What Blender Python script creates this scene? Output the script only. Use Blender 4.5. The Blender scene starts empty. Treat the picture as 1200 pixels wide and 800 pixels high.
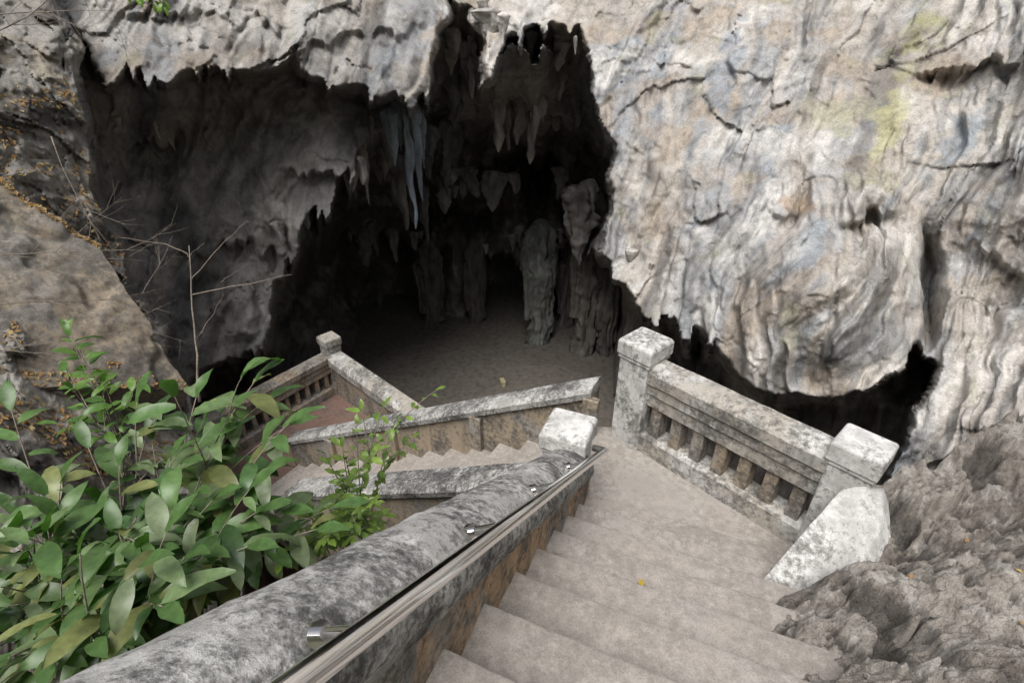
import bpy, math, random
import numpy as np
from mathutils import Vector, Matrix
random.seed(7); RNG=np.random.RandomState(5)
scene=bpy.context.scene
scene.view_settings.view_transform='Standard'
scene.view_settings.look='None'
scene.view_settings.exposure=0

# ------------------------------------------------------------ noise (numpy)
def _h(ix,iy,iz,s):
    s=int(s)
    h=(ix.astype(np.int64)*374761393+iy.astype(np.int64)*668265263+iz.astype(np.int64)*2147483647+s*974634777)&0xffffffff
    h=((h^(h>>13))*1274126177)&0xffffffff
    h=((h^(h>>16))*2246822519)&0xffffffff
    return (h^(h>>15))&0xffffffff
def vnoise(P,s=0):
    I=np.floor(P).astype(np.int64); F=P-I
    U=F*F*F*(F*(F*6-15)+10)
    out=np.zeros(len(P))
    for dx in (0,1):
        for dy in (0,1):
            for dz in (0,1):
                h=_h(I[:,0]+dx,I[:,1]+dy,I[:,2]+dz,s)
                gx=((h&1023)/511.5-1); gy=(((h>>10)&1023)/511.5-1); gz=(((h>>20)&1023)/511.5-1)
                v=gx*(F[:,0]-dx)+gy*(F[:,1]-dy)+gz*(F[:,2]-dz)
                w=(U[:,0] if dx else 1-U[:,0])*(U[:,1] if dy else 1-U[:,1])*(U[:,2] if dz else 1-U[:,2])
                out+=v*w
    return out*1.3
def fbm(P,o=4,s=0,g=.5,l=2.07):
    r=np.zeros(len(P)); a=1
    for i in range(o):
        r+=a*vnoise(P+i*17.3,s+i); P=P*l; a*=g
    return r
def facets(P,s=0):
    I=np.floor(P).astype(np.int64)
    best=np.full(len(P),1e9); b2=np.full(len(P),1e9); val=np.zeros(len(P))
    for dx in (-1,0,1):
        for dy in (-1,0,1):
            for dz in (-1,0,1):
                c=I+np.array([dx,dy,dz])
                h=_h(c[:,0],c[:,1],c[:,2],s)
                q=np.stack([c[:,0]+(h&1023)/1023.,c[:,1]+((h>>10)&1023)/1023.,c[:,2]+((h>>20)&1023)/1023.],1)
                h2=_h(c[:,0],c[:,1],c[:,2],s+77)
                t=np.stack([(h2&1023)/511.5-1,((h2>>10)&1023)/511.5-1,((h2>>20)&1023)/511.5-1],1)
                d=((P-q)**2).sum(1)
                v=((P-q)*t).sum(1)+t[:,0]*.6
                m=d<best
                b2=np.where(m,best,np.minimum(b2,d))
                val=np.where(m,v,val); best=np.where(m,d,best)
    return val, np.sqrt(b2)-np.sqrt(best)

# ------------------------------------------------------------ mesh helpers
def link(o,parent=None):
    scene.collection.objects.link(o)
    if parent: o.parent=parent
    return o
def empty(name):
    e=bpy.data.objects.new(name,None); e.empty_display_size=.2
    return link(e)
def mesh_obj(name,V,F,mat=None,parent=None,smooth=False,sharp=None,cols=None):
    me=bpy.data.meshes.new(name)
    if isinstance(F,np.ndarray):
        V=np.asarray(V,dtype=np.float32)
        n=len(F); k=F.shape[1]
        me.vertices.add(len(V)); me.vertices.foreach_set('co',V.ravel())
        me.loops.add(n*k); me.loops.foreach_set('vertex_index',F.astype(np.int32).ravel())
        me.polygons.add(n); me.polygons.foreach_set('loop_start',np.arange(0,n*k,k,dtype=np.int32))
        me.polygons.foreach_set('loop_total',np.full(n,k,dtype=np.int32))
        me.update(calc_edges=True)
    else:
        me.from_pydata([tuple(v) for v in V],[],F)
    if cols is not None:
        at=me.color_attributes.new('Col','FLOAT_COLOR','POINT')
        c=np.ones((len(V),4),dtype=np.float32); c[:,:3]=np.asarray(cols)
        at.data.foreach_set('color',c.ravel())
    me.validate(); me.update()
    if smooth:
        me.polygons.foreach_set('use_smooth',[True]*len(me.polygons))
        if sharp: me.set_sharp_from_angle(angle=math.radians(sharp))
    o=bpy.data.objects.new(name,me)
    if mat: me.materials.append(mat)
    return link(o,parent)
def recalc(o):
    import bmesh
    b=bmesh.new(); b.from_mesh(o.data); bmesh.ops.recalc_face_normals(b,faces=b.faces); b.to_mesh(o.data); b.free()
def bevel(o,w=.008,seg=2):
    m=o.modifiers.new('bevel','BEVEL'); m.width=w; m.segments=seg; m.limit_method='ANGLE'; m.angle_limit=math.radians(40)

def sweep(name,prof,P,Q,mat,parent=None,seg=.06,jit=.004,sharp=38,smooth=True,seed=0):
    P=np.array(P,float);Q=np.array(Q,float)
    d=Q-P; L=np.linalg.norm(d); h=np.array([d[0],d[1],0]); h/=np.linalg.norm(h)
    left=np.array([-h[1],h[0],0])
    n=max(2,int(L/seg)); k=len(prof)
    V=[]
    for i in range(n+1):
        c=P+d*i/n
        for (l,z) in prof: V.append(c+left*l+np.array([0,0,z]))
    V=np.array(V)
    if jit:
        for ax in range(3): V[:,ax]+=jit*vnoise(V*9+ax*31.7,seed)+jit*.6*vnoise(V*27+ax*11,seed+3)
    F=[]
    for i in range(n):
        for j in range(k):
            a=i*k+j; b=i*k+(j+1)%k
            F.append((a,b,b+k,a+k))
    F.append(tuple(range(k))[::-1]); F.append(tuple(n*k+j for j in range(k)))
    o=mesh_obj(name,V,F,mat,parent,smooth=smooth,sharp=sharp); recalc(o)
    return o
def prism(name,poly,z0,z1,mat,parent=None,bev=.01):
    k=len(poly); zt=z1 if isinstance(z1,(list,tuple)) else [z1]*k
    V=[(x,y,z0) for x,y in poly]+[(x,y,z) for (x,y),z in zip(poly,zt)]
    F=[tuple(range(k))[::-1],tuple(range(k,2*k))]+[(i,(i+1)%k,(i+1)%k+k,i+k) for i in range(k)]
    o=mesh_obj(name,V,F,mat,parent); recalc(o)
    if bev: bevel(o,bev)
    return o
def rect(cx,cy,ang,w,d):
    c,s=math.cos(ang),math.sin(ang)
    return [(cx+c*x-s*y,cy+s*x+c*y) for x,y in ((-w/2,-d/2),(w/2,-d/2),(w/2,d/2),(-w/2,d/2))]
def tube_data(pts,rads,k=7):
    pts=[Vector(p) for p in pts]; V=[];F=[]
    for i,p in enumerate(pts):
        t=(pts[min(i+1,len(pts)-1)]-pts[max(i-1,0)]).normalized()
        a=t.cross(Vector((.3,.2,1)) if abs(t.z)<.9 else Vector((1,.1,0))).normalized(); b=t.cross(a)
        for j in range(k):
            th=2*math.pi*j/k
            V.append(p+(a*math.cos(th)+b*math.sin(th))*rads[i])
    for i in range(len(pts)-1):
        for j in range(k):
            F.append((i*k+j,i*k+(j+1)%k,(i+1)*k+(j+1)%k,(i+1)*k+j))
    F.append(tuple(range(k))[::-1]); F.append(tuple((len(pts)-1)*k+j for j in range(k)))
    return [tuple(v) for v in V],F
class Acc:
    def __init__(s): s.V=[];s.F=[];s.C=[]
    def add(s,V,F,c=(1,1,1)):
        n=len(s.V); s.V+=list(V); s.F+=[tuple(i+n for i in f) for f in F]; s.C+=[c]*len(V)

# ------------------------------------------------------------ materials
def newmat(name):
    m=bpy.data.materials.new(name); m.use_nodes=True
    nt=m.node_tree; b=nt.nodes['Principled BSDF']
    return m,nt,b
def nd(nt,t,**k):
    n=nt.nodes.new(t)
    for a,v in k.items(): setattr(n,a,v)
    return n
def ramp(nt,fac,stops):
    r=nt.nodes.new('ShaderNodeValToRGB'); e=r.color_ramp.elements
    while len(e)<len(stops): e.new(.5)
    for el,(p,c) in zip(e,stops):
        el.position=p; el.color=(c if len(c)==4 else (*c,1)) if isinstance(c,tuple) else (c,c,c,1)
    nt.links.new(fac,r.inputs[0]); return r
def mix(nt,fac,a,b,mode='MIX'):
    m=nt.nodes.new('ShaderNodeMix'); m.data_type='RGBA'; m.blend_type=mode
    for s,v in ((m.inputs[0],fac),(m.inputs[6],a),(m.inputs[7],b)):
        if hasattr(v,'is_output'): nt.links.new(v,s)
        elif isinstance(v,(int,float)): s.default_value=v
        else: s.default_value=(*v,1)
    return m.outputs[2]
def noise(nt,co,scale,detail=6,rough=.6,dist=0):
    n=nt.nodes.new('ShaderNodeTexNoise'); n.inputs['Scale'].default_value=scale
    n.inputs['Detail'].default_value=detail; n.inputs['Roughness'].default_value=rough; n.inputs['Distortion'].default_value=dist
    nt.links.new(co,n.inputs['Vector']); return n.outputs['Fac']
def bumpn(nt,h,strength,dist,prev=None):
    b=nt.nodes.new('ShaderNodeBump'); b.inputs['Strength'].default_value=strength; b.inputs['Distance'].default_value=dist
    nt.links.new(h,b.inputs['Height'])
    if prev: nt.links.new(prev,b.inputs['Normal'])
    return b.outputs[0]
def geopos(nt):
    return nt.nodes.new('ShaderNodeNewGeometry').outputs['Position']

def rock_mat(name,scale=1.0,bs=1.0,zs=.45):
    m,nt,b=newmat(name); p=geopos(nt)
    at=nd(nt,'ShaderNodeVertexColor',layer_name='Col').outputs[0]
    mp=nd(nt,'ShaderNodeMapping'); mp.inputs['Scale'].default_value=(1,1,zs); nt.links.new(p,mp.inputs[0]); q=mp.outputs[0]
    n2=noise(nt,q,7*scale,6,.72); n3=noise(nt,p,55*scale,2,.7)
    c=mix(nt,.95,at,ramp(nt,n2,[(.3,.55),(.5,1.0),(.7,1.25)]).outputs[0],'MULTIPLY')
    c=mix(nt,.75,c,ramp(nt,n3,[(.3,.68),(.65,1.15)]).outputs[0],'MULTIPLY')
    nt.links.new(c,b.inputs['Base Color']); b.inputs['Roughness'].default_value=.92; b.inputs['Specular IOR Level'].default_value=.25
    bn=bumpn(nt,n2,.5*bs,.055); bn=bumpn(nt,n3,.5*bs,.008,bn)
    nt.links.new(bn,b.inputs['Normal'])
    return m
ROCK=rock_mat('limestone'); ROCKF=rock_mat('karst_limestone',scale=3.0,bs=1.6,zs=1)

def concrete(name,base,dirt,dirtamt=.5,stain=None,white=None,scale=1.0,riser=0.0,streak=0.0,fine=.7):
    m,nt,b=newmat(name); geo=nd(nt,'ShaderNodeNewGeometry'); p=geo.outputs['Position']
    n1=noise(nt,p,3.0*scale,4,.62,.3); n2=noise(nt,p,26*scale,5,.75); n3=noise(nt,p,150,2,.7)
    c=mix(nt,ramp(nt,n1,[(.35,0.),(.65,1.)]).outputs[0],tuple(x*.82 for x in base),tuple(min(1,x*1.15) for x in base))
    if white: c=mix(nt,ramp(nt,noise(nt,p,5*scale,4,.7),[(.47,0.),(.6,1.)]).outputs[0],c,white)
    if stain: c=mix(nt,ramp(nt,noise(nt,p,2.3,4,.6,.8),[(.42,0.),(.52,.9)]).outputs[0],c,stain)
    if streak:
        mp=nd(nt,'ShaderNodeMapping'); mp.inputs['Scale'].default_value=(11,11,1.2); nt.links.new(p,mp.inputs[0])
        ns=noise(nt,mp.outputs[0],1,4,.65)
        c=mix(nt,ramp(nt,ns,[(.48,0.),(.70,streak)]).outputs[0],c,tuple(q*1.25 for q in dirt))
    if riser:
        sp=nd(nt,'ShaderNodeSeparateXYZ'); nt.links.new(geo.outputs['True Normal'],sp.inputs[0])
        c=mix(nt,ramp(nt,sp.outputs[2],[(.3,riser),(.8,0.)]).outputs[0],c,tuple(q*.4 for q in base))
    ma=nd(nt,'ShaderNodeMath',operation='MULTIPLY_ADD'); nt.links.new(n1,ma.inputs[0]); ma.inputs[1].default_value=.75
    mb=nd(nt,'ShaderNodeMath',operation='MULTIPLY'); nt.links.new(n2,mb.inputs[0]); mb.inputs[1].default_value=.70
    nt.links.new(mb.outputs[0],ma.inputs[2])
    v=ma.outputs[0]
    t=.86-.22*dirtamt
    d=ramp(nt,v,[(t-.06,0.),(t+.05,.7),(t+.14,1.)]).outputs[0]
    c=mix(nt,d,c,dirt)
    c=mix(nt,fine,c,ramp(nt,n2,[(.3,1.1),(.65,.75)]).outputs[0],'MULTIPLY')
    c=mix(nt,.6,c,ramp(nt,n3,[(.35,.72),(.6,1.1)]).outputs[0],'MULTIPLY')
    nt.links.new(c,b.inputs['Base Color']); b.inputs['Roughness'].default_value=.88; b.inputs['Specular IOR Level'].default_value=.3
    bn=bumpn(nt,n2,.45,.011); bn=bumpn(nt,n3,.5,.003,bn); nt.links.new(bn,b.inputs['Normal'])
    return m
C_COP=concrete('mouldy_coping_concrete',(.47,.46,.435),(.10,.098,.092),.68,white=(.60,.59,.56),scale=1.3)
C_WALL=concrete('stained_render',(.35,.325,.29),(.11,.103,.093),.52,stain=(.56,.38,.23),streak=.6)
C_POST=concrete('whitewashed_concrete',(.62,.61,.585),(.19,.183,.17),.38,white=(.75,.74,.715),streak=.4)
C_RAIL=concrete('weathered_whitewash',(.51,.495,.465),(.15,.145,.133),.52,stain=(.46,.42,.36),white=(.67,.66,.63),streak=.6)
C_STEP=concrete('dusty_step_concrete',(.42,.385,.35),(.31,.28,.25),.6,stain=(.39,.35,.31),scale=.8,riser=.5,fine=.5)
C_LOW=concrete('lower_parapet_concrete',(.36,.335,.295),(.13,.12,.105),.5,stain=(.40,.32,.23),streak=.75)
C_RED=concrete('reddish_landing',(.25,.16,.13),(.16,.12,.1),.5)
C_SLAB=concrete('retaining_slab',(.27,.25,.22),(.14,.13,.115),.65,stain=(.30,.245,.18),scale=.7,streak=.5)
m,nt,b=newmat('stainless_steel'); b.inputs['Metallic'].default_value=1; b.inputs['Base Color'].default_value=(.82,.81,.8,1)
r=ramp(nt,noise(nt,geopos(nt),30,3,.6),[(.3,.07),(.7,.16)]); nt.links.new(r.outputs[0],b.inputs['Roughness']); STEEL=m
def leafmat(name,rough=.35):
    m,nt,b=newmat(name)
    at=nd(nt,'ShaderNodeVertexColor',layer_name='Col').outputs[0]
    n=noise(nt,geopos(nt),40,3,.6); c=mix(nt,.7,at,ramp(nt,n,[(.3,.62),(.7,1.25)]).outputs[0],'MULTIPLY')
    nt.links.new(c,b.inputs['Base Color']); b.inputs['Roughness'].default_value=rough
    tr=nd(nt,'ShaderNodeBsdfTranslucent'); nt.links.new(mix(nt,1,c,(1.0,1.5,.4),'MULTIPLY'),tr.inputs[0])
    ms=nd(nt,'ShaderNodeMixShader'); ms.inputs[0].default_value=.25
    out=nt.nodes['Material Output']; nt.links.new(b.outputs[0],ms.inputs[1]); nt.links.new(tr.outputs[0],ms.inputs[2]); nt.links.new(ms.outputs[0],out.inputs[0])
    return m
LEAF=leafmat('glossy_leaf',.36); DRY=leafmat('dry_leaf',.7)
m,nt,b=newmat('twig_bark'); n=noise(nt,geopos(nt),60,3,.6)
nt.links.new(ramp(nt,n,[(.3,(.16,.13,.1)),(.7,(.33,.28,.23))]).outputs[0],b.inputs['Base Color']); b.inputs['Roughness'].default_value=.85; BARK=m
m,nt,b=newmat('faded_yellow_wood'); n=noise(nt,geopos(nt),20,3,.6)
nt.links.new(ramp(nt,n,[(.3,(.4,.35,.2)),(.7,(.55,.5,.33))]).outputs[0],b.inputs['Base Color']); YEL=m

# ------------------------------------------------------------ sinkhole walls laid out in image coordinates
# surfaces are laid out as image pixels (tangent units x600, projected from the camera
# with its view axis dipping 30 deg) and estimated distances in metres
def from_px(X,Y,d):
    a=(X-600)/600.; b=(400-Y)/600.
    return np.array([d*a,d*(.866+.5*b),d*(-.5+.866*b)])
def tps(ctrl,X,Y):
    C=np.array(ctrl,float); x=C[:,:2]/600.; z=np.log(C[:,2]); n=len(C)
    def U(r2): return .5*r2*np.log(r2+1e-9)
    K=U(((x[:,None]-x[None])**2).sum(2))+np.eye(n)*.004
    Pm=np.c_[np.ones(n),x]; A=np.zeros((n+3,n+3)); A[:n,:n]=K; A[:n,n:]=Pm; A[n:,:n]=Pm.T
    w=np.linalg.solve(A,np.r_[z,0,0,0]); q=np.c_[X,Y]/600.
    out=w[n]+w[n+1]*q[:,0]+w[n+2]*q[:,1]
    for i in range(n): out+=w[i]*U(((q-x[i])**2).sum(1))
    return np.exp(np.clip(out,math.log(C[:,2].min()*.9),math.log(C[:,2].max()*1.1)))
def sdf(poly,X,Y):
    P=np.array(poly,float); n=len(P); d=np.full(len(X),1e18); ins=np.zeros(len(X),bool)
    for i in range(n):
        a=P[i]; b=P[(i+1)%n]; e=b-a
        wx=X-a[0]; wy=Y-a[1]; t=np.clip((wx*e[0]+wy*e[1])/(e@e),0,1)
        d=np.minimum(d,(wx-t*e[0])**2+(wy-t*e[1])**2)
        c=((a[1]>Y)!=(b[1]>Y))&(X<(b[0]-a[0])*(Y-a[1])/((b[1]-a[1]) if b[1]!=a[1] else 1e-9)+a[0])
        ins^=c
    d=np.sqrt(d); return np.where(ins,d,-d)
def sst(x,a,b):
    t=np.clip((x-a)/(b-a),0,1); return t*t*(3-2*t)

xs=np.r_[np.arange(-900,-40,16),np.arange(-40,1240,1.9),np.arange(1240,2100,16)]
ys=np.r_[np.arange(-560,-20,14),np.arange(-20,560,1.9),np.arange(560,960,8)]
GX,GY=np.meshgrid(xs,ys); X=GX.ravel(); Y=GY.ravel()
Q2=np.c_[X,Y,np.zeros(len(X))]
Wx=X+16*vnoise(Q2/70,1)+7*vnoise(Q2/26,2)+1.5*vnoise(Q2/9,3)
spike=np.clip(fbm(np.c_[X/22,Y/200,np.zeros(len(X))],3,9),0,1)
Wy=Y+13*vnoise(Q2/70,4)+6*vnoise(Q2/24,5)+1.5*vnoise(Q2/9,6)-np.where(Y<420,1,0)*60*spike*(.4+1.1*np.clip(vnoise(Q2/110,8)+.4,0,1))
right=[(560,30,8.4),(640,40,8.2),(700,100,7.8),(715,250,7.6),(760,340,7.0),(850,60,7.2),(850,200,6.5),(850,350,5.8),(960,440,5.1),(1000,330,4.8),(1000,200,5.7),(1000,60,6.4),(1100,100,5.7),(1110,290,5.2),(1085,380,5.4),(1200,450,4.2),(1200,250,4.6),(1200,50,5.2),(1500,300,3.6),(1700,-300,5),(1150,-300,8),(850,-300,10),(600,-300,11),(1130,500,4.3),(1200,560,3.9),(1700,600,3.6),(1060,540,4.8),
 (130,0,6.8),(300,40,7.1),(430,80,7.0),(500,60,7.6),(440,0,7.6),(200,-300,10),(-300,-300,9)]
dleft=[(120,110,7.8),(250,150,8.6),(370,180,8.5),(300,300,9.4),(385,260,8.6),(200,300,8.2),(260,410,9.2),(470,150,9.2),(180,150,8.3),(120,90,7.5),(340,380,10)]
inner=[(600,60,10),(600,150,12.5),(500,120,11.5),(560,250,16),(650,230,15),(480,300,18),(420,330,17),(700,250,13),(720,350,12.5),(380,400,15),(600,300,16),(600,390,18),(660,380,18),(900,500,8.5),(1060,480,7.2),(800,430,10),(1000,500,7.6),(560,20,9.3),(300,450,14),(1200,700,6),(200,700,13)]
slope=[(0,80,5.4),(80,40,6.0),(0,300,4.6),(100,300,5.6),(190,420,6.2),(0,450,4.0),(100,520,4.3),(210,520,5.5),(0,700,2.7),(220,700,3.6),(-400,300,4),(-400,-300,7),(0,-300,8),(-500,800,2.4),(90,150,5.9)]
polL=[(60,-20),(92,50),(110,92),(150,76),(200,98),(250,78),(300,88),(340,72),(370,92),(420,100),(440,122),(495,100),(512,90),(510,115),(485,150),(440,195),(408,220),(385,250),(360,300),(328,400),(228,455),(40,460),(20,0)]
polI=[(519,16),(525,-8),(540,-2),(560,40),(573,96),(588,46),(620,36),(650,34),(672,32),(692,82),(706,130),(713,180),(716,250),(708,292),(740,325),(750,372),(790,372),(830,402),(870,442),(905,466),(960,470),(1000,455),(1050,440),(1072,405),(1098,428),(1082,465),(1062,500),(1040,560),(1100,700),(1200,1300),(200,1300),(215,560),(228,445),(315,402),(340,300),(385,218),(420,190),(468,150),(494,102),(508,60)]
polS=[(-1200,-900),(20,-900),(62,-20),(92,60),(98,120),(130,250),(190,370),(218,450),(262,560),(290,700),(280,1300),(-1200,1300)]
D=tps(right,X,Y)
mL=sst(sdf(polL,Wx,Wy),-5,7); mI=sst(sdf(polI,Wx,Wy),-4,7); mS=sst(sdf(polS,Wx,Wy),-4,8)
DL=tps(dleft,X,Y); DI=tps(inner,X,Y); DS=tps(slope,X,Y)
def blob(cx,cy,rx,ry,p=2): return np.exp(-((np.abs(Wx-cx)/rx)**p+(np.abs(Wy-cy)/ry)**p))
def hem(x0,x1,y,dep,back):
    ph=y*.37
    hy=y-30*np.clip(fbm(np.c_[X/20+ph,X*0+ph,X*0],3,61),-.4,1)
    s=sst(Y,hy-3,hy+5)*(1-sst(Y,hy+back*.5,hy+back)); return dep*s*sst(X,x0-15,x0+15)*(1-sst(X,x1-15,x1+15))
DI=DI+hem(560,650,150,1.6,80)+hem(620,720,190,1.4,90)+hem(480,580,190,1.5,90)+hem(560,740,300,2.6,160)+hem(400,520,290,1.5,120)-hem(560,650,60,1.2,90)
DI=DI-1.9*blob(636,370,17,52,4)+2.5*blob(665,345,12,30)+2*blob(606,385,9,22)-1.6*blob(700,330,16,48,4)-1.2*blob(520,330,40,70)
DLe=DL+hem(150,210,165,.3,50)+hem(330,400,200,.3,70)+hem(230,330,290,.25,70)
D=D*(1-mL)+DLe*mL
D=D*(1-mI)+DI*mI
ZF=8.0
floorD=ZF/np.maximum(.5-.866*(400-Y)/600.,.02)
isfl=(D>floorD)&(mI>.5)
D=np.where(mI>.3,np.minimum(D,floorD),D)
D=D*(1-mS)+DS*mS
def ledge(x0,x1,y,tilt,dep,back,s):
    yy=Y-tilt*(X-(x0+x1)/2); hy=y-22*np.clip(fbm(np.c_[X/24+s,X*0+s,X*0],3,62),-.4,1)+8*vnoise(Q2/60,int(s*10))
    t=sst(yy,hy-2,hy+8)*(1-sst(yy,hy+back*.4,hy+back)); return dep*t*sst(X,x0-25,x0+25)*(1-sst(X,x1-25,x1+25))
D=D+ledge(895,945,246,.3,.10,34,1.7)+ledge(985,1040,254,-.35,.32,44,2.9)+ledge(1080,1200,76,-.25,.24,50,4.1)+ledge(1120,1220,300,.4,.12,60,7.7)+ledge(150,330,20,.1,.14,50,11.)+ledge(350,500,40,-.2,.14,50,12.)
D=D-.22*blob(1010,228,40,14)-.30*blob(985,385,110,75)+.45*blob(1085,330,10,60)
a=(X-600)/600.; b_=(400-Y)/600.
R=np.c_[a,.866+.5*b_,-.5+.866*b_]
P=R*D[:,None]
flat=isfl&(mS<.3)
Pw=P+.25*np.c_[fbm(P*.9,3,40,.4),fbm(P*.9,3,50,.4),fbm(P*.9,3,60,.4)]
u_=(X+.38*Y+26*fbm(Q2/150,3,44,.45))/100.; v_=Y/100.
Pf=np.c_[u_,D*0+.3*v_,v_*.18]
def saw(per,warp,ws,s,sharp=.12):
    f=(u_/per+warp*fbm(np.c_[u_*ws,v_*ws*.35,u_*0],3,s,.45))%1.0
    return np.where(f<1-sharp,f/(1-sharp),(1-f)/sharp)
w1=sst(fbm(P*.6+4,3,311),-.25,.15); w2=sst(fbm(P*1.0+8,3,321),-.15,.25); w3=sst(fbm(P*1.3+2,3,331),-.1,.3)
sheet=.25*(saw(.95,.8,.8,310)-.5)*w1+.15*(saw(.38,1.0,1.3,320)-.5)*w2+.045*(saw(.14,1.1,2.5,330,.25)-.5)*w3
f1,e1=facets(Pw*np.array([.7,.7,.4])+11.7,8); f2,e2=facets((Pw+.05*np.c_[fbm(P*4,3,41),fbm(P*4,3,51),fbm(P*4,3,61)])*np.array([2.0,2.0,1.0]),4); f3,e3=facets((Pw+.02*np.c_[fbm(P*9,2,42),fbm(P*9,2,52),fbm(P*9,2,62)])*np.array([5.5,5.5,3.]),5)
bil1=np.abs(vnoise(Pf*1.8,21))**.8; bil2=np.abs(vnoise(Pf*4.6,25))**.75; bil3=np.abs(vnoise(Pf*11+5,27))
smoothreg=sst(fbm(P*.5+9,3,33),-.25,.1)
fb=fbm(P*.9,5,30,.42)
disp=-.08*f1-.065*f2*(1-.7*smoothreg)-.020*f3*(1-.75*smoothreg)+.20*fb-.17*bil1*(1-.6*mS)-.085*bil2*(.45+.55*smoothreg)*(1-mS)-.035*bil3*(1-mS)+sheet*(1-mS)*(1-.5*mL)
disp+=.018*fbm(P*9,4,70)
disp=np.where(mI>.5,disp*1.1-.35*bil1-.2*bil2,disp)
disp=np.where(mS>.5,disp-.09*f2-.035*f3+.10*fbm(P*3,5,77,.6),disp)
disp=np.where(flat,.10*fb+.02*fbm(P*5,3,71),disp)
Rn=R/np.linalg.norm(R,axis=1)[:,None]
P=P+Rn*disp[:,None]
vec=np.c_[fbm(P*2.0,3,80),fbm(P*2.0,3,83),fbm(P*2.0,3,86)]*.05
P=P+vec*(1-flat)[:,None]
N=len(X)
def lerp(c,d,t): return c*(1-t[:,None])+np.array(d)[None]*t[:,None]
Pc=np.c_[u_,u_*0,v_*.14]
col=np.tile(np.array([.46,.422,.378]),(N,1))
s1=fbm(Pc*1.1,4,90); s2=fbm(Pc*3.2,4,95); s3=fbm(Pw*1.4,5,99); s4=fbm(Pc*8,3,97); s5=fbm(Pw*.8,4,103)
col=lerp(col,[.365,.37,.378],sst(s1,-.12,.3)*.85)
col=lerp(col,[.275,.305,.335],sst(s2,.08,.45)*.65)
col=lerp(col,[.64,.615,.575],sst(s3,.02,.38)*.7)
col=lerp(col,[.38,.31,.24],sst(-s3,.12,.42)*.6)
col=lerp(col,[.40,.345,.275],sst(s5,.1,.4)*.4)
col=lerp(col,[.12,.118,.115],sst(-s2-.3*s4,.25,.65)*.6)
col=lerp(col,[.19,.19,.195],sst(s4,.22,.55)*.5)
col=lerp(col,[.34,.335,.23],sst(fbm(P*2.1,5,107)+.25*sst(X,800,1150)*sst(-Y,-330,-50),.42,.65)*.45)
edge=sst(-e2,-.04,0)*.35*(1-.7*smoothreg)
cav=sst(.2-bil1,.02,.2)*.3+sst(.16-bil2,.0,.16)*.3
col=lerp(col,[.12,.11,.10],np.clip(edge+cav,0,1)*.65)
def lich(cx,cy,rx,ry,th,c,k):
    global col
    t=math.radians(th); u=(X-cx)*math.cos(t)+(Y-cy)*math.sin(t); v=-(X-cx)*math.sin(t)+(Y-cy)*math.cos(t)
    g=np.exp(-((u/rx)**2+(v/ry)**2))+.7*fbm(P*3.5,5,111)
    col=lerp(col,c,sst(g,.35,.95)*k*(mI<.5))
lich(1043,135,20,75,-160,[.42,.40,.22],.7); lich(1093,30,34,34,0,[.31,.31,.16],.7); lich(975,145,40,24,10,[.40,.385,.26],.5)
lich(850,85,20,75,15,[.24,.285,.34],.65); lich(1120,170,80,18,-50,[.26,.30,.34],.65); lich(735,130,16,90,8,[.31,.33,.355],.65)
lich(1105,265,30,30,0,[.08,.08,.08],.8); lich(930,240,40,12,10,[.42,.3,.2],.7); lich(1010,400,70,60,0,[.27,.275,.28],.7); lich(820,230,40,80,20,[.33,.345,.36],.5)
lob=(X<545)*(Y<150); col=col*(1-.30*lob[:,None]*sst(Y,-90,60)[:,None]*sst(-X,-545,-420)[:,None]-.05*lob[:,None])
lm=sst(sdf(polL,Wx,Wy),-10,30)
cl=lerp(lerp(np.tile(np.array([.34,.315,.295]),(N,1)),[.48,.455,.43],sst(s3,0,.4)),[.17,.17,.175],sst(s1,0,.45)*.7)
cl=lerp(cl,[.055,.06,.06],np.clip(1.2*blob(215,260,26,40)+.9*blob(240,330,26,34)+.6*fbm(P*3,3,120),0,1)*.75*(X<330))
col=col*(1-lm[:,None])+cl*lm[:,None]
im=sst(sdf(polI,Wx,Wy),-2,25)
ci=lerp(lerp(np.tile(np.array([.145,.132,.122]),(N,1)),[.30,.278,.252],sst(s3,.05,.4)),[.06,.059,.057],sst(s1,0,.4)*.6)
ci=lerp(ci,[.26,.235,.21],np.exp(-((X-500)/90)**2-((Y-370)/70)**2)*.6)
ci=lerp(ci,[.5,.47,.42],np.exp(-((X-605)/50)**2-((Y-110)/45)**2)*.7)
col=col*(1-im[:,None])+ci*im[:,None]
sm=sst(sdf(polS,Wx,Wy),-4,14)
cs=lerp(lerp(np.tile(np.array([.27,.255,.23]),(N,1)),[.11,.10,.09],sst(s3,0,.3)),[.33,.28,.2],sst(fbm(P*2.5,4,130),.2,.5)*.5)
col=col*(1-sm[:,None])+cs*sm[:,None]
col=lerp(col,[.17,.152,.132],flat*1.0)
ny,nx=GX.shape
idx=np.arange(N).reshape(ny,nx)
F=np.stack([idx[:-1,:-1].ravel(),idx[1:,:-1].ravel(),idx[1:,1:].ravel(),idx[:-1,1:].ravel()],1)
rock=mesh_obj('cave_rock_wall',P,F,ROCK,smooth=True,cols=col)
acc=Acc()
def quadleaf(acc,c,n,L,col,lift=.01):
    n=Vector(n).normalized(); t=n.cross(Vector((random.uniform(-1,1),random.uniform(-1,1),random.uniform(-1,1)))).normalized(); s=n.cross(t)
    c=Vector(c)+n*lift; w=L*.28
    V=[c-t*L*.5,c-s*w+n*L*.12,c+t*L*.5,c+s*w+n*L*.15,c]
    acc.add([tuple(v) for v in V],[(0,1,4),(1,2,4),(2,3,4),(3,0,4)],col)
sel=np.where((mS>.9)&(X>-40)&(X<260)&(Y>60)&(Y<560))[0]
me=rock.data; nrm=np.zeros(len(me.vertices)*3,dtype=np.float32); me.vertex_normals.foreach_get('vector',nrm); nrm=nrm.reshape(-1,3)
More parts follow.
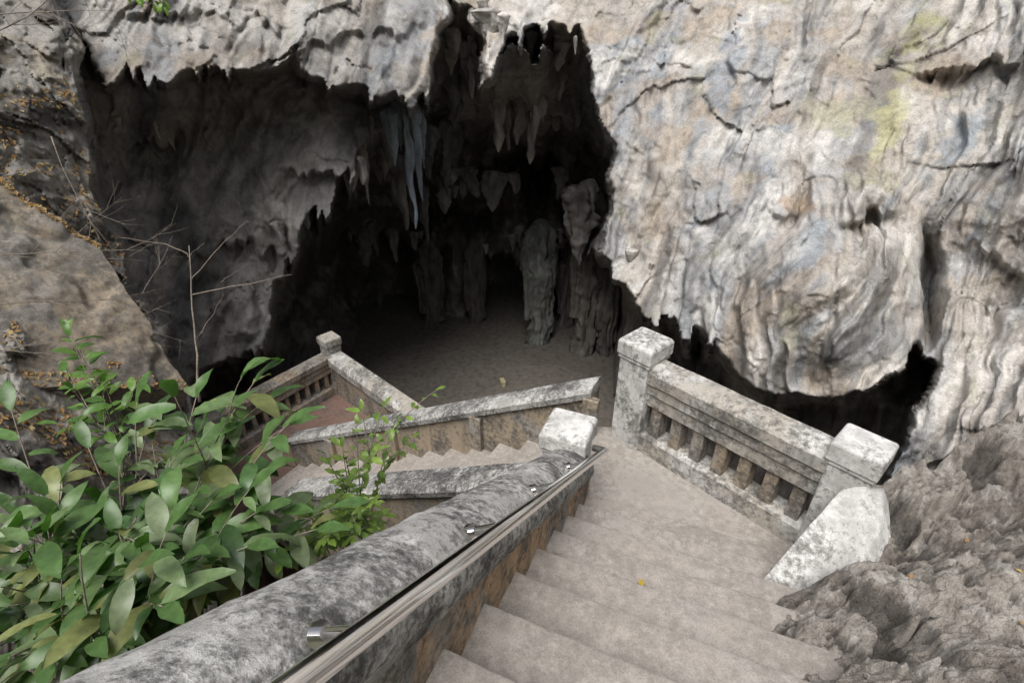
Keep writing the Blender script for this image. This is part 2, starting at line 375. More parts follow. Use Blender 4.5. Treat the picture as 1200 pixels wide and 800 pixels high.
cl_=fbm(P*1.5,3,140)
LC=[(.42,.25,.09),(.34,.19,.07),(.42,.31,.15),(.25,.16,.09),(.2,.14,.09)]
cnt=0
for i in RNG.permutation(sel):
    n=nrm[i]
    if n@Rn[i]>0: n=-n
    band=math.exp(-((Y[i]-(195+.45*X[i]))/55)**2)
    if n[2]>.25 and (cl_[i]>.2 or random.random()<band):
        quadleaf(acc,P[i],n,random.uniform(.03,.07),random.choice(LC)); cnt+=1
        if cnt>1000: break

# ------------------------------------------------------------ flight 1
h1=np.array([.389,.921]); l1=np.array([-.921,.389]); A=np.array([.538,2.508]); ZL=-2.82; RISE=.17; GO=.264
stairs=empty('stone_staircase')
def step(name,c0,hd,lf,i,wl,wr,z,go,mat):
    p=c0-hd*(i*go)
    n=40; V=[];k=8
    prof=[(0.012,-RISE*1.1),(0.012,-.03),(-.004,-.022),(-.004,-.006),(.008,0),(go*.5,-.004),(go+.03,0),(go+.03,-RISE*1.1)]
    for j in range(n+1):
        l=-wr+(wl+wr)*j/n
        for (bk,zz) in prof:
            xy=p-hd*bk+lf*l; V.append((xy[0],xy[1],z+zz))
    V=np.array(V); w=.008*vnoise(V*6,200+i)+.005*vnoise(V*23,230+i)-.012*np.clip(vnoise(V*9+i,260)-.35,0,1)
    V[:,2]+=w; V[:,0]-=hd[0]*w*1.4; V[:,1]-=hd[1]*w*1.4
    F=[]
    for j in range(n):
        for m_ in range(k):
            a_=j*k+m_; b2=j*k+(m_+1)%k; F.append((a_,b2,b2+k,a_+k))
    F.append(tuple(range(k))[::-1]); F.append(tuple(n*k+m_ for m_ in range(k)))
    o=mesh_obj(name,V,F,mat,stairs,smooth=True,sharp=50); recalc(o); return o
for i in range(0,16):
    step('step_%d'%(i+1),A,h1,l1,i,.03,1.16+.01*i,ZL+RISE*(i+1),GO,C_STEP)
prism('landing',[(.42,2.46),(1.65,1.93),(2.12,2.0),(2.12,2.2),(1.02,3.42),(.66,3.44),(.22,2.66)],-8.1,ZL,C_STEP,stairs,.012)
S2=np.array([.25,2.60]); h2=np.array([-.874,.486]); r2=np.array([.486,.874])
W2=.86
N2=14; G2=.30; R2=.163
for i in range(N2):
    c0=S2+h2*(G2*(i+1)); z=ZL-R2*(i+1)
    p0=S2+h2*(G2*i-.02)
    poly=[tuple(p0),tuple(c0),tuple(c0+r2*W2),tuple(p0+r2*W2)]
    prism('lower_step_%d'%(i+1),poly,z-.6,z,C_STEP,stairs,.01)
Zl2=ZL-R2*(N2+1)
E2=S2+h2*(G2*N2)
prism('lower_landing',[(-4.5,4.2),(-3.2,4.2),tuple(E2),tuple(E2+r2*W2),(-1.05,5.4),(-1.0,5.62),(-3.1,7.55),(-4.6,5.4)],-8.2,Zl2,C_RED,stairs,.012)

# ------------------------------------------------------------ parapet flight 1
def along(s,l,z):
    return np.array([A[0]+h1[0]*s+l1[0]*l,A[1]+h1[1]*s+l1[1]*l,z-.644*s])
par=empty('stair_parapet')
cp=[]
for t in range(0,19):
    th=math.pi*(-.12+1.24*t/18); cp.append((.15*math.cos(th),.14*math.sin(th)))
cp=cp+[(-.13,-.085),(.13,-.085)]
sweep('coping',cp,along(-4.2,.14,-2.42),along(-.02,.14,-2.42),C_COP,par,seg=.04,jit=.009,sharp=60,seed=3)
sweep('wall',[(-.125,-5.6),(.125,-5.6),(.125,.02),(.10,.035),(-.10,.035),(-.125,.02)],along(-4.2,.14,-2.52),along(-.02,.14,-2.52),C_WALL,par,seg=.08,jit=.006,seed=5)
def newel(name,cx,cy,ang,w,zb,zt,parent,mat=C_POST,cap=.13):
    prism(name+'_shaft',rect(cx,cy,ang,w*.86,w*.86),zb,zt-cap-.03,mat,parent,.012)
    prism(name+'_neck',rect(cx,cy,ang,w*.93,w*.93),zt-cap-.028,zt-cap,mat,parent,.006)
    c=rect(cx,cy,ang,w,w); ci=rect(cx,cy,ang,w*.9,w*.9)
    V=[(x,y,zt-cap+.002) for x,y in c]+[(x,y,zt-.012) for x,y in c]+[(x,y,zt) for x,y in ci]
    F=[(3,2,1,0),(8,9,10,11)]+[(i,(i+1)%4,(i+1)%4+4,i+4) for i in range(4)]+[(i+4,(i+1)%4+4,(i+1)%4+8,i+8) for i in range(4)]
    o=mesh_obj(name+'_cap',V,F,mat,parent); recalc(o); bevel(o,.014,3)
a1=math.atan2(h1[1],h1[0])
newel('newel',.37,2.60,a1,.31,-5,-2.12,par)

hr=empty('steel_handrail')
def tube(name,pts,r,mat,parent,k=24):
    V,F=tube_data(pts,[r]*len(pts) if isinstance(r,(int,float)) else r,k); o=mesh_obj(name,V,F,mat,parent,smooth=True,sharp=60); recalc(o); return o
p0=along(-4.2,-.075,-2.215); p1=along(-.10,-.075,-2.215); e=along(.0,-.065,-2.24); e2=along(.03,0.02,-2.25)
tube('rail',[p0,p1,e,e2],.022,STEEL,hr)
for s in (-.5,-1.05,-1.6,-2.17,-2.75,-3.3):
    q=along(s,-.075,-2.215); w2=along(s,.045,-2.300)
    dirn=(q-w2)/np.linalg.norm(q-w2)
    tube('bracket',[w2-dirn*.01,q],.012,STEEL,hr)
    tube('flange',[w2-dirn*.006,w2+dirn*.012],.024,STEEL,hr,24)

# ------------------------------------------------------------ balustrade on the landing
bal=empty('landing_balustrade')
n1=np.array([1.0,3.30]); n2=np.array([1.98,2.2]); dr=(n2-n1)/np.linalg.norm(n2-n1); ar=math.atan2(dr[1],dr[0])
newel('newel_tall',n1[0],n1[1],ar,.30,-8,-1.88,bal); newel('newel_short',n2[0],n2[1],ar,.27,-4,-1.92,bal)
def v3(p,z): return (p[0],p[1],z)
def balustrade(parent,a_,b2,zfl,n,mat,H=.80,open0=.17,open1=.45,w=.2,bw=.085,bmat=None):
    L=np.linalg.norm(b2-a_)
    sweep('plinth',[(-w/2,-1.2),(w/2,-1.2),(w/2,open0-.02),(w/2-.03,open0),(-w/2+.03,open0),(-w/2,open0-.02)],v3(a_,zfl),v3(b2,zfl),mat,parent,seed=8)
    sweep('top_beam',[(-w*.42,open1),(w*.42,open1),(w*.42,open1+.10),(w*.5,open1+.115),(w*.5,open1+.19),(w*.62,open1+.215),(w*.62,H-.05),(w*.3,H),(-w*.3,H),(-w*.62,H-.05),(-w*.62,open1+.215),(-w*.5,open1+.19),(-w*.5,open1+.115),(-w*.42,open1+.10)],v3(a_,zfl),v3(b2,zfl),mat,parent,seed=9,sharp=25)
    d_=(b2-a_)/L
    for i in range(n):
        t=(i+.5)/n*L; c=a_+d_*t
        prism('baluster_%d'%(i+1),rect(c[0],c[1],math.atan2(d_[1],d_[0]),bw,w*.6),zfl+open0-.01,zfl+open1+.01,bmat or mat,parent,.006)
balustrade(bal,n1+dr*.125,n2-dr*.11,ZL,7,C_RAIL,bmat=C_LOW)
wt=np.array([[(1.84,2.06,-2.14),(1.56,1.88,-2.30),(1.26,1.66,-2.46)],[(1.93,2.05,-2.11),(1.72,1.82,-2.32),(1.38,1.54,-2.50)],[(2.04,2.03,-2.10),(1.98,1.84,-2.36),(1.72,1.54,-2.60)],[(2.10,2.03,-2.2),(2.10,1.86,-2.42),(2.02,1.62,-2.66)]],float)
n=16;V=[]
for i in range(n+1):
    for j in range(n+1):
        u=i/n*3; k=min(2,int(u)); fu=u-k; row=wt[k]*(1-fu)+wt[k+1]*fu; t=j/n
        V.append(row[0]*(1-t)**2+row[1]*2*t*(1-t)+row[2]*t*t)
V=np.array(V); V=V+.006*np.c_[vnoise(V*12,31),vnoise(V*12,32),vnoise(V*12,33)]
ixw=np.arange((n+1)**2).reshape(n+1,n+1); F=[tuple(int(q) for q in (ixw[i,j],ixw[i+1,j],ixw[i+1,j+1],ixw[i,j+1])) for i in range(n) for j in range(n)]
bd=[ixw[i,0] for i in range(n)]+[ixw[n,j] for j in range(n)]+[ixw[i,n] for i in range(n,0,-1)]+[ixw[0,j] for j in range(n,0,-1)]
off=len(V); VB=[(V[q][0],V[q][1],-3.6) for q in bd]
F+=[(int(bd[i]),int(bd[(i+1)%len(bd)]),off+(i+1)%len(bd),off+i) for i in range(len(bd))]
ww=mesh_obj('wing_wall',list(map(tuple,V))+VB,F,C_POST,bal,smooth=True,sharp=45); recalc(ww)

# ------------------------------------------------------------ flight 2 parapets
fp=empty('lower_flight_parapet')
def lowpar(parent,base,s0,s1,z,w=.16):
    def pt(s): return np.array([base[0]+h2[0]*s,base[1]+h2[1]*s,z-R2/G2*s])
    sweep('wall',[(-w/2,-5.5),(w/2,-5.5),(w/2,-.10),(-w/2,-.10)],pt(s0),pt(s1),C_LOW,parent,seed=11)
    sweep('coping',[(-w*.75,-.10),(w*.75,-.10),(w*.8,-.04),(w*.55,.0),(-w*.55,.0),(-w*.8,-.04)],pt(s0),pt(s1),C_COP,parent,seed=12)
far=S2+r2*(W2+.08); near=S2-r2*.02
lowpar(fp,far,.02,N2*G2+.1,-2.34)
for s in (.02,1.15,2.3,3.4):
    c=far-r2*.10+h2*s
    z=-2.34-R2/G2*s
    prism('pilaster',rect(c[0],c[1],math.atan2(h2[1],h2[0]),.13,.07),z-.75,z-.11,C_LOW,fp,.008)
np2=empty('lower_flight_parapet.001')
lowpar(np2,near,.12,N2*G2-1.2,-2.50,.2)
lw=empty('lower_landing_balustrade')
pc=np.array([-3.07,7.45]); da=np.array([.726,-.688]); db=np.array([-.56,-.83])
newel('corner_post',pc[0],pc[1],math.atan2(da[1],da[0]),.30,-8,-4.2,lw,C_RAIL)
qa=pc+da*.14; qb=pc+da*2.9
sweep('solid_wall',[(-.1,-3),(.1,-3),(.1,.5),(-.1,.5)],v3(qa,Zl2),v3(qb,Zl2),C_LOW,lw,seed=15)
sweep('solid_wall_coping',[(-.11,.5),(.11,.5),(.16,.6),(.16,.72),(.09,.8),(-.09,.8),(-.16,.72),(-.16,.6)],v3(qa,Zl2),v3(qb,Zl2),C_RAIL,lw,seed=16,sharp=25)
balustrade(lw,pc+db*.14,pc+db*3.0,Zl2,15,C_LOW,bw=.07)

# ------------------------------------------------------------ retaining slab on the left
t0,t1,t2,t3=from_px(-260,45,4.0),from_px(112,283,4.75),from_px(222,455,5.15),from_px(-260,450,3.3)
n=110;ii=np.repeat(np.arange(n+1),n+1)/n; jj=np.tile(np.arange(n+1),n+1)/n
V=(t0*(1-ii[:,None])+t1*ii[:,None])*(1-jj[:,None])+(t3*(1-ii[:,None])+t2*ii[:,None])*jj[:,None]
nn=np.cross(t1-t0,t3-t0); nn/=np.linalg.norm(nn)
if nn@t1>0: nn=-nn
V=V+nn[None]*(.05*fbm(V*1.6,5,300)-.05*sst(fbm(V*1.2,3,305),.1,.2)+.018*fbm(V*7,4,306))[:,None]; V=V+.03*np.c_[fbm(V*3,4,310),fbm(V*3,4,311),fbm(V*3,4,312)]; V2=V-nn[None]*.6
ix=np.arange((n+1)**2).reshape(n+1,n+1)
Fq=[tuple(int(q) for q in (ix[i,j],ix[i+1,j],ix[i+1,j+1],ix[i,j+1])) for i in range(n) for j in range(n)]
off=(n+1)**2
bd=[ix[i,0] for i in range(n)]+[ix[n,j] for j in range(n)]+[ix[i,n] for i in range(n,0,-1)]+[ix[0,j] for j in range(n,0,-1)]
Fs=[(int(bd[i]),int(bd[(i+1)%len(bd)]),int(bd[(i+1)%len(bd)])+off,int(bd[i])+off) for i in range(len(bd))]
o=mesh_obj('retaining_wall',np.r_[V,V2],Fq+Fs,C_SLAB,smooth=True,sharp=50); recalc(o)
lf=fbm(V*1.3,3,320)
for i in RNG.permutation(len(V)):
    if (lf[i]>.3 and random.random()<.08) or (jj[i]<.04 and random.random()<.5) or (jj[i]>.93 and random.random()<.2):
        quadleaf(acc,V[i],nn,random.uniform(.025,.06),random.choice(LC),.012)
mesh_obj('fallen_leaves',acc.V,acc.F,DRY,cols=acc.C)

# ------------------------------------------------------------ foreground karst outcrop on the right
fx=np.r_[np.arange(.75,3.3,.0075),np.arange(3.3,5.4,.03)]; fy=np.r_[np.arange(-1.2,.3,.03),np.arange(.3,2.75,.0075)]
FX,FY=np.meshgrid(fx,fy); x=FX.ravel(); y=FY.ravel()
cz=[(1.15,1.19,-1.98),(1.3,1.4,-2.22),(2.05,1.75,-2.42),(2.8,2.24,-1.85),(1.5,.8,-1.6),(2.3,2.1,-2.3),(1.0,.5,-1.5),(1.6,1.3,-2.0),(2.2,1.4,-1.85),(3.2,1.2,-1.25),(2.4,.6,-1.3),(4.5,1,-.6),(1.1,-.5,-1.1),(3,-.8,-.6),(3.6,2.3,-1.3)]
wsum=0;zs=0
for q in cz:
    w=1/((x-q[0])**2+(y-q[1])**2+.03)**1.5; wsum=wsum+w; zs=zs+w*q[2]
z=zs/wsum
ridge=2.22+.10*(x-2.2)+.2*vnoise(np.c_[x*2,y*0,x*0],400)+.08*vnoise(np.c_[x*7,y*0,x*0],402)
z=z-np.clip(y-ridge,0,9)*4.0
sx=(x-A[0])*h1[0]+(y-A[1])*h1[1]; lx=-((x-A[0])*l1[0]+(y-A[1])*l1[1])
lim=.98+.50*sst(sx,-.75,-.25)+.07*vnoise(np.c_[sx*3,sx*0,sx*0],401)+.03*vnoise(np.c_[sx*11,sx*0,sx*0],403)
edge_=lx-lim
rnd=sst(edge_,-.02,.25)
z=z-.16*(1-rnd)**2
z=np.where(edge_<.0,z+edge_*6,z)
Pq=np.c_[x,y,z]
Px=np.c_[x,y,z*.8]
Pq2=Px+.06*np.c_[fbm(Px*3,4,410),fbm(Px*3,4,420),fbm(Px*3,4,430)]
g1,eg1=facets(Pq2*3.4,41); g2,eg2=facets(Pq2*9,42); g3,eg3=facets(Pq2*21,43)
dz=.11*fbm(Px*2.2,6,440,.52)+.07*g1+.036*g2+.017*g3
pit=np.clip(fbm(Pq2*5.0,5,450,.55),.10,.6)-.10
pit2=np.clip(fbm(Pq2*15,3,456),.08,.6)-.08
dz=(dz-.30*pit-.09*pit2)*(.4+.6*rnd)
Pq=Pq+np.c_[.012*fbm(Px*11,3,460),.012*fbm(Px*11,3,463),dz]
cc=np.tile(np.array([.42,.38,.335]),(len(x),1))
q1=fbm(Pq*2,5,470); q2_=fbm(Pq*8,4,480)
cc=lerp(cc,[.29,.258,.225],sst(q1,0,.3)); cc=lerp(cc,[.57,.54,.495],sst(q2_,.05,.4)*.65); cc=lerp(cc,[.10,.09,.08],sst(pit,.02,.16)*.75); cc=lerp(cc,[.13,.12,.11],sst(-eg2,-.06,0)*.4)
ny2,nx2=FX.shape; idx2=np.arange(len(x)).reshape(ny2,nx2)
F=np.stack([idx2[:-1,:-1].ravel(),idx2[:-1,1:].ravel(),idx2[1:,1:].ravel(),idx2[1:,:-1].ravel()],1)
mesh_obj('rock_outcrop',Pq,F,ROCKF,smooth=True,cols=cc)

# ------------------------------------------------------------ unseen slope added behind the viewpoint, cuts low sky light into the cave
th=np.linspace(math.radians(160),math.radians(380),90); rr=np.linspace(0,1,40)
TH,RR=np.meshgrid(th,rr); T=TH.ravel(); r_=RR.ravel()
rad=6.5+9*r_; V=np.c_[rad*np.cos(T),2+rad*np.sin(T),-3.2+13*r_**.75]
V=V+.7*np.c_[fbm(V*.4,4,600),fbm(V*.4,4,601),fbm(V*.4,4,602)]
ixh=np.arange(len(V)).reshape(40,90)
F=np.stack([ixh[:-1,:-1].ravel(),ixh[:-1,1:].ravel(),ixh[1:,1:].ravel(),ixh[1:,:-1].ravel()],1)
ch=lerp(np.tile(np.array([.2,.18,.15]),(len(V),1)),[.07,.1,.04],sst(fbm(V*.8,3,610),-.1,.2))
mesh_obj('sky_block_slope',V,F,ROCK,smooth=True,cols=ch)

# ------------------------------------------------------------ stalactites
def stal_data(top,L,r0,seed,color,flat=.7,tip=.05,n=50,k=28,pw=.8,lump=.8,flare=0):
    i=np.repeat(np.arange(n+1),k); j=np.tile(np.arange(k),n+1); t=i/n; th=2*np.pi*j/k
    rr=r0*((1-t)**pw*(1-tip)+tip)
    rr=rr*(1+flare*np.clip((t-.75)/.25,0,1)**2)
    rr=rr*np.sqrt(np.clip(t*9,0.0,1))
    V=np.c_[top[0]+rr*np.cos(th),top[1]+flat*rr*np.sin(th),top[2]+.7*r0-t*(L+.7*r0)]
    c0=V.copy()
    rad=np.c_[V[:,0]-top[0],V[:,1]-top[1],np.zeros(len(V))]
    nz_=-np.abs(vnoise(c0*np.array([6,6,.5]),seed))*1.1+fbm(c0*np.array([2.2,2.2,2.2]),4,seed+5)*lump+fbm(c0*8,2,seed+6)*.15*lump
    V=V+rad*nz_[:,None]
    V[:,0]+=r0*.6*lump*vnoise(np.c_[c0[:,2]*1.3,c0[:,2]*0,c0[:,2]*0],seed+7)
    ix=np.arange((n+1)*k).reshape(n+1,k); ixr=np.roll(ix,-1,1)
    F=np.stack([ix[:-1].ravel(),ixr[:-1].ravel(),ixr[1:].ravel(),ix[1:].ravel()],1)
    cols=np.tile(np.array(color),(len(V),1))*(1+.7*vnoise(c0*np.array([5,5,1.5]),seed+9))[:,None]
    return V,F,cols
def stal(name,specs,**kw):
    VV=[];FF=[];CC=[];n=0
    for (top,L,r,seed,c) in specs:
        V,F,C=stal_data(top,L,r,seed,c,**kw); VV.append(V);FF.append(F+n);CC.append(C); n+=len(V)
    o=mesh_obj(name,np.concatenate(VV),np.concatenate(FF),ROCK,smooth=True,cols=np.clip(np.concatenate(CC),0.02,.8)); recalc(o); return o
def cluster(name,Xc,Yc,d,width,Lmax,n,color,seed,peak=0.0,rr=(.09,.22)):
    rs=np.random.RandomState(seed); c=from_px(Xc,Yc,d); sp=[]
    for i in range(n):
        u=-1+2*(i+.5)/n+rs.uniform(-.25,.25); kc=rs.uniform(.75,1.15)
        L=Lmax*(.3+.7*math.exp(-((u-peak)/.5)**2))*rs.uniform(.35,1.15)
        sp.append(((c[0]+u*width/2,c[1]+rs.uniform(-.5,.5),c[2]+rs.uniform(0,.35)),L,rs.uniform(*rr)*rs.uniform(.7,1.3)*(1.1-.4*abs(u)),seed*31+i*7,tuple(q*kc for q in color)))
    return stal(name,sp,pw=.65)
LG=(.48,.45,.415); BG=(.30,.345,.39); DG=(.22,.208,.195)
cluster('flowstone_curtain',602,85,10.4,1.8,2.8,13,LG,3,peak=.1,rr=(.22,.4))
cluster('stalactite',577,25,8.3,.5,.9,5,LG,4,rr=(.12,.24))
cluster('stalactite.001',668,66,8.7,.16,.85,2,LG,5,rr=(.06,.1))
cluster('stalactite.002',474,130,9.0,.5,2.5,5,BG,6,peak=.2,rr=(.12,.2))
cluster('stalactite.003',500,88,9.0,.3,.9,3,BG,7,rr=(.1,.18))
cluster('stalactite.004',412,190,9.2,.5,1.8,4,LG,8,peak=.2,rr=(.14,.24))
cluster('stalactite.005',445,160,9.1,.4,1.0,4,DG,9,rr=(.1,.2))
cluster('stalactite.006',530,85,10.8,.9,1.4,6,DG,10,rr=(.16,.3))
cluster('stalactite.007',668,105,11.0,1.0,1.6,6,DG,11,rr=(.16,.34))
cluster('stalactite.008',560,215,13.0,1.8,1.3,6,DG,12,rr=(.18,.36))
cluster('stalactite.009',680,225,12.4,1.4,1.6,6,DG,13,rr=(.18,.36))
cluster('stalactite.010',352,262,9.2,.5,.8,3,DG,14,rr=(.1,.16))
cluster('stalactite.011',742,300,7.4,.35,.6,3,LG,15,rr=(.08,.13))
cluster('stalactite.012',500,225,13.0,1.5,1.6,5,DG,16,rr=(.16,.34))
cluster('stalactite.013',178,160,8.0,.3,.5,3,LG,17,rr=(.08,.13))
cluster('stalactite.015',640,55,9.5,1.3,.9,8,LG,19,rr=(.1,.22))
cluster('stalactite.016',540,60,9.6,.6,1.1,5,LG,20,rr=(.1,.22))
cluster('stalactite.017',630,285,14.5,2.6,.9,8,DG,21,rr=(.2,.36))
cluster('stalactite.018',450,280,14.5,2.2,1.3,6,DG,22,rr=(.16,.32))
cluster('stalactite.014',470,190,11.5,1.2,1.5,5,DG,23,rr=(.12,.26))
cluster('stalactite.019',520,160,12.0,1.2,1.8,5,DG,24,rr=(.12,.26))
def column(name,X_,Y0,d,r,seed,color):
    t=from_px(X_,Y0,d); L=t[2]+ZF+.1
    stal(name,[(t,L,r,seed,color),((t[0]+r*.55,t[1]+.1,t[2]-.3),L*.8,r*.6,seed+3,color),((t[0]-r*.65,t[1]-.05,t[2]-.5),L*.6,r*.55,seed+5,color)],flat=.8,tip=.55,n=90,k=50,lump=.35,flare=.35)
column('cave_column',634,270,14.2,.5,700,(.19,.195,.18)); column('cave_column.001',698,235,13.2,.5,720,(.17,.157,.14)); column('cave_column.002',668,290,15.5,.35,740,(.13,.122,.11)); column('cave_column.003',555,290,15.8,.34,760,(.15,.138,.125)); column('cave_column.004',722,280,13.6,.35,780,(.14,.13,.12)); column('cave_column.005',500,290,15.6,.42,790,(.15,.138,.125))

bx=empty('offering_box'); c0=(-.25,11.45)
prism('body',rect(c0[0],c0[1],.3,.1,.22),-7.98,-7.84,YEL,bx,.01); prism('lid',rect(c0[0],c0[1],.3,.12,.24),-7.839,-7.81,YEL,bx,.01)

# ------------------------------------------------------------ plants
def leaf(acc,base,dirv,up,L,W,droop,col,fold=.25,ns=6):
    d=Vector(dirv).normalized(); u=Vector(up); s=d.cross(u).normalized(); u=s.cross(d).normalized()
    V=[];F=[]; pos=Vector(base); wob=random.uniform(-.3,.3)
    for i in range(ns+1):
        t=i/ns; w=W*.5*(math.sin(math.pi*min(1,t*.93+.05))**.85)*(1-.25*t) if i<ns else 0
        wave=math.sin(t*9+wob*9)*W*.07
        V+= [tuple(pos+s*w+u*(w*fold+wave)),tuple(pos),tuple(pos-s*w+u*(w*fold-wave))]
        ang=-droop/ns; q=Matrix.Rotation(ang,3,s); d=q@d; u=q@u
        d=d.normalized(); pos=pos+d*(L/ns)
    for i in range(ns):
        a_=i*3
        F+=[(a_,a_+1,a_+4,a_+3),(a_+1,a_+2,a_+5,a_+4)]
    acc.add(V,F,col)
def rv(s=1): return Vector((random.uniform(-s,s),random.uniform(-s,s),random.uniform(-s,s)))
def bush(name,root,tips,L0,W0,cols,leafgap,branch=.5,stemr=.008,droop=(.4,1.1)):
    pa=empty(name); la=Acc(); st=Acc()
    for tip in tips:
        r=Vector(root)+rv(.08); tp=Vector(tip); n=12
        mid=(r+tp)/2+Vector((0,0,.22))+rv(.08)
        pts=[r*(1-t)**2+mid*2*t*(1-t)+tp*t*t for t in [i/n for i in range(n+1)]]
        rads=[stemr*(1-.75*i/n) for i in range(n+1)]
        V,F=tube_data(pts,rads,6); st.add(V,F)
        runs=[(pts,0.35)]
        for k in range(int(4*branch)):
            i=random.randint(4,n-2); s0=pts[i]; e=s0+(pts[i+1]-pts[i]).normalized()*random.uniform(.15,.3)+rv(.16)+Vector((0,0,.05))
            m_=(s0+e)/2+Vector((0,0,.04)); bp=[s0*(1-t)**2+m_*2*t*(1-t)+e*t*t for t in [j/6 for j in range(7)]]
            V,F=tube_data(bp,[.004*(1-.6*j/6) for j in range(7)],5); st.add(V,F); runs.append((bp,0.1))
        for pts_,start in runs:
            tot=sum((pts_[i+1]-pts_[i]).length for i in range(len(pts_)-1)); s=tot*start; side=1
            while s<=tot:
                acc_=0
                for i in range(len(pts_)-1):
                    l=(pts_[i+1]-pts_[i]).length
                    if acc_+l>=s-1e-6: break
                    acc_+=l
                p=pts_[i].lerp(pts_[i+1],min(1,(s-acc_)/max(l,1e-6))); t=(pts_[i+1]-pts_[i]).normalized()
                sd=t.cross(Vector((0,0,1))).normalized()*side
                d=(t*random.uniform(.2,.8)+sd*random.uniform(.5,1)+Vector((0,0,random.uniform(-.35,.25)))+rv(.25)).normalized()
                k=random.uniform(.45,1.2)
                c=random.choice(cols); kk=random.uniform(.7,1.25); c=tuple(q*kk for q in c)
                leaf(la,p+d*.01,d,Vector((0,0,1))+rv(.4),L0*k,W0*k,random.uniform(*droop),c)
                side*=-1; s+=leafgap*random.uniform(.7,1.3)
            leaf(la,pts_[-1],(pts_[-1]-pts_[-2]),Vector((0,0,1)),L0*.8,W0*.8,.6,cols[0])
    mesh_obj('leaves',la.V,la.F,LEAF,pa,smooth=True,cols=la.C)
    mesh_obj('stems',st.V,st.F,BARK,pa,smooth=True)
G=[(.09,.17,.05),(.11,.195,.06),(.15,.23,.09),(.07,.14,.045),(.17,.24,.11),(.2,.25,.14),(.22,.24,.09)]
root=(-1.75,1.35,-2.5)
tips=[]
for (X_,Y_,d) in [(300,445,2.2),(230,465,2.3),(180,490,2.25),(335,500,2.1),(270,485,2.0),(200,540,2.1),(140,545,2.2),(60,620,2.1),(20,600,2.2),(310,550,1.95),(250,585,1.85),(160,605,1.9),
   (90,655,1.8),(30,660,1.9),(330,600,1.9),(290,640,1.7),(220,650,1.65),(150,680,1.6),(70,720,1.6),(10,710,1.7),(10,770,1.5),(110,750,1.5),(190,710,1.5),(370,620,1.9),(-60,640,2),(-80,740,1.7),(250,540,2.2),(120,615,2.0),(60,680,2.0),(200,610,2.0),(180,650,1.8),(300,600,1.85),(60,770,1.5),(20,640,2.0)]:
    tips.append(from_px(X_,Y_,d))
bush('broadleaf_shrub',root,tips,.185,.074,G,.07,.9,droop=(.5,1.5))
Y_G=[(.18,.28,.05),(.22,.32,.06),(.15,.24,.05)]
bush('climbing_plant',(-.95,2.15,-2.7),[from_px(X_,Y_,d) for X_,Y_,d in [(450,510,2.6),(465,490,2.7),(430,540,2.5),(440,590,2.3),(400,560,2.3),(440,630,2.2),(380,640,2.1),(390,590,2.2),(420,610,2.3),(350,650,2.0),(330,660,1.9)]],.075,.036,Y_G,.045,.8,.005)
bush('young_sapling',from_px(150,560,3.2),[from_px(X_,Y_,d) for X_,Y_,d in [(100,435,3.1),(120,450,3.1),(95,480,3.0),(140,490,3.0),(110,510,3)]],.12,.055,[(.1,.2,.04),(.14,.25,.05)],.06,.6,.005)
bush('hanging_foliage',from_px(170,-60,5),[from_px(X_,Y_,d) for X_,Y_,d in [(165,2,5),(180,5,5),(150,-5,5)]],.1,.05,[(.2,.35,.05)],.06,.8,.005)

def twig(name,start,dirv,L,r,depth,seed,grav=0,nb=4,spread=.75,wob=.1):
    random.seed(seed); acc=Acc()
    def rec(p,d,L,r,dep):
        n=8; pts=[p]; dd=d.normalized()
        for i in range(n):
            dd=(dd+rv(wob)+Vector((0,0,grav))).normalized(); pts.append(pts[-1]+dd*L/n)
        V,F=tube_data(pts,[r*(1-.7*i/n) for i in range(n+1)],5); acc.add(V,F)
        if dep>0:
            for k in range(nb):
                i=random.randint(2,n-1); nd_=(pts[i]-pts[i-1]).normalized()+rv(spread)
                rec(pts[i],nd_,L*random.uniform(.35,.6),r*.5,dep-1)
    rec(Vector(start),Vector(dirv),L,r,depth)
    return mesh_obj(name,acc.V,acc.F,BARK,smooth=True)
acc=Acc()
def arc(a_,b2,c_,r):
    a_,b2,c_=Vector(a_),Vector(b2),Vector(c_); pts=[a_*(1-t)**2+b2*2*t*(1-t)+c_*t*t for t in [i/10 for i in range(11)]]
    pts=[p+rv(.006) for p in pts]
    V,F=tube_data(pts,[r*(1-.7*i/10) for i in range(11)],5); acc.add(V,F)
for (a_,b2,c_,r) in [((233,470),(228,380),(222,288),.009),((223,330),(245,300),(290,258),.004),((225,345),(280,335),(342,322),.0045),((222,300),(205,285),(140,278),.004),((229,400),(250,370),(262,345),.003),((222,310),(215,300),(240,285),.003),((258,330),(275,322),(300,300),.002),((180,285),(170,290),(150,300),.002)]:
    arc(from_px(*a_,3.4),from_px(*b2,3.35),from_px(*c_,3.3),r)
mesh_obj('bare_sapling',acc.V,acc.F,BARK,smooth=True)
twig('dry_twigs',from_px(-60,300,3.4),Vector((.6,.3,-.1)),1.1,.005,2,12)
twig('dry_twigs.001',from_px(-60,420,2.9),Vector((.7,.4,-.05)),.9,.004,2,13)
twig('dry_twigs.002',from_px(-40,60,4.6),Vector((.8,.2,.4)),1.3,.008,2,14)
twig('dry_twigs.003',from_px(60,160,4.9),Vector((.1,-.2,-.8)),1.1,.006,2,15)
twig('dry_twigs.004',from_px(60,-60,5),Vector((.3,.1,-.5)),1.0,.006,2,16)
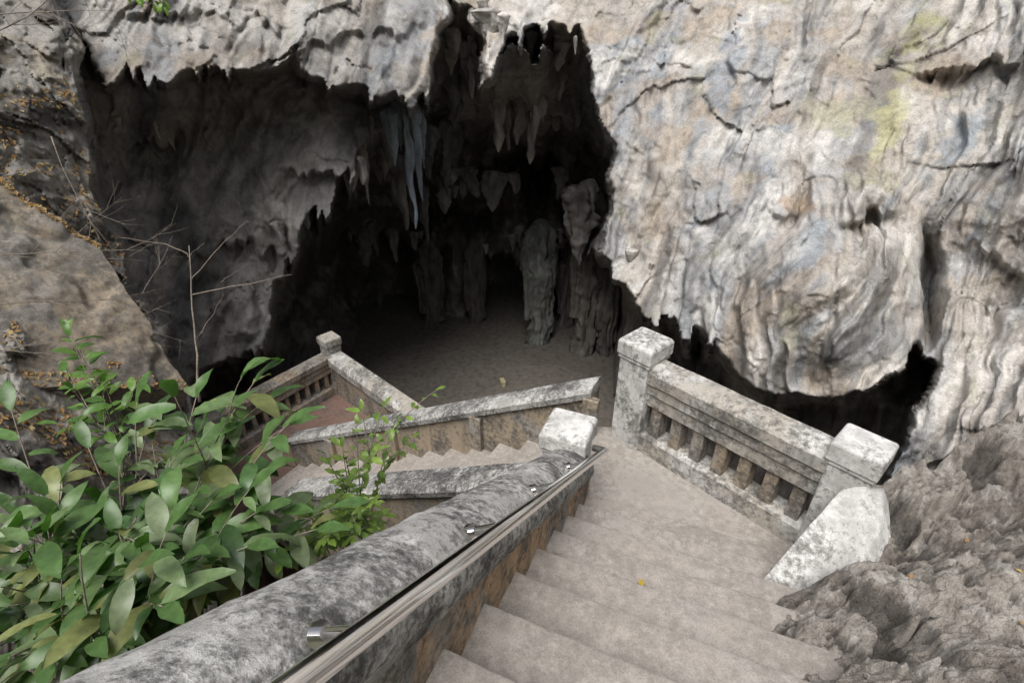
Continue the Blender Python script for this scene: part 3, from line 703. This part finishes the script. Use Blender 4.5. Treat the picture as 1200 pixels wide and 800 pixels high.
twig('dry_twigs.005',from_px(-40,360,3.0),Vector((.6,.6,-.3)),1.0,.004,3,17)
twig('dry_twigs.006',from_px(-30,20,4.6),Vector((.7,.2,.1)),1.1,.006,3,18)
random.seed(3)
acc=Acc()
for (s,l,L) in [(-.93,-.45,.05)]:
    i=int(math.ceil(-s/GO)); q=A+h1*s+l1*l
    quadleaf(acc,(q[0],q[1],ZL+RISE*i),(0,0,1),L,(.6,.42,.06),.012)
for i in RNG.choice(len(Pq),60,replace=False):
    if Pq[i,0]>1.6 and Pq[i,1]<2.2: quadleaf(acc,Pq[i],(0,0,1),random.uniform(.02,.045),random.choice([(.6,.4,.1),(.45,.25,.1)]),.012)
mesh_obj('fallen_leaves.001',acc.V,acc.F,DRY,cols=acc.C)

# ------------------------------------------------------------ camera
cam=bpy.data.cameras.new('camera'); co=bpy.data.objects.new('camera',cam); link(co)
co.location=(0,0,0); co.rotation_euler=(math.radians(60),0,0)
cam.sensor_width=36; cam.lens=18; cam.clip_end=500; cam.clip_start=.05
scene.camera=co
# ------------------------------------------------------------ light
w=bpy.data.worlds.new('World'); scene.world=w; w.use_nodes=True; nt=w.node_tree
sky=nt.nodes.new('ShaderNodeTexSky'); sky.sky_type='NISHITA'; sky.sun_disc=False
SE,SA=62,205
sky.sun_elevation=math.radians(SE); sky.sun_rotation=math.radians(SA); sky.dust_density=3; sky.air_density=.8
hs=nt.nodes.new('ShaderNodeHueSaturation'); hs.inputs['Saturation'].default_value=.45
nt.links.new(sky.outputs[0],hs.inputs['Color']); nt.links.new(hs.outputs[0],nt.nodes['Background'].inputs[0]); nt.nodes['Background'].inputs[1].default_value=.15
sun=bpy.data.lights.new('sun','SUN'); sun.energy=3.4; sun.angle=math.radians(40); sun.color=(1,.98,.95)
so=bpy.data.objects.new('sun',sun); link(so)
az=math.radians(SA); el=math.radians(SE)
v=Vector((math.sin(az)*math.cos(el),math.cos(az)*math.cos(el),math.sin(el)))
so.rotation_euler=v.to_track_quat('Z','Y').to_euler(); so.location=(0,0,8)
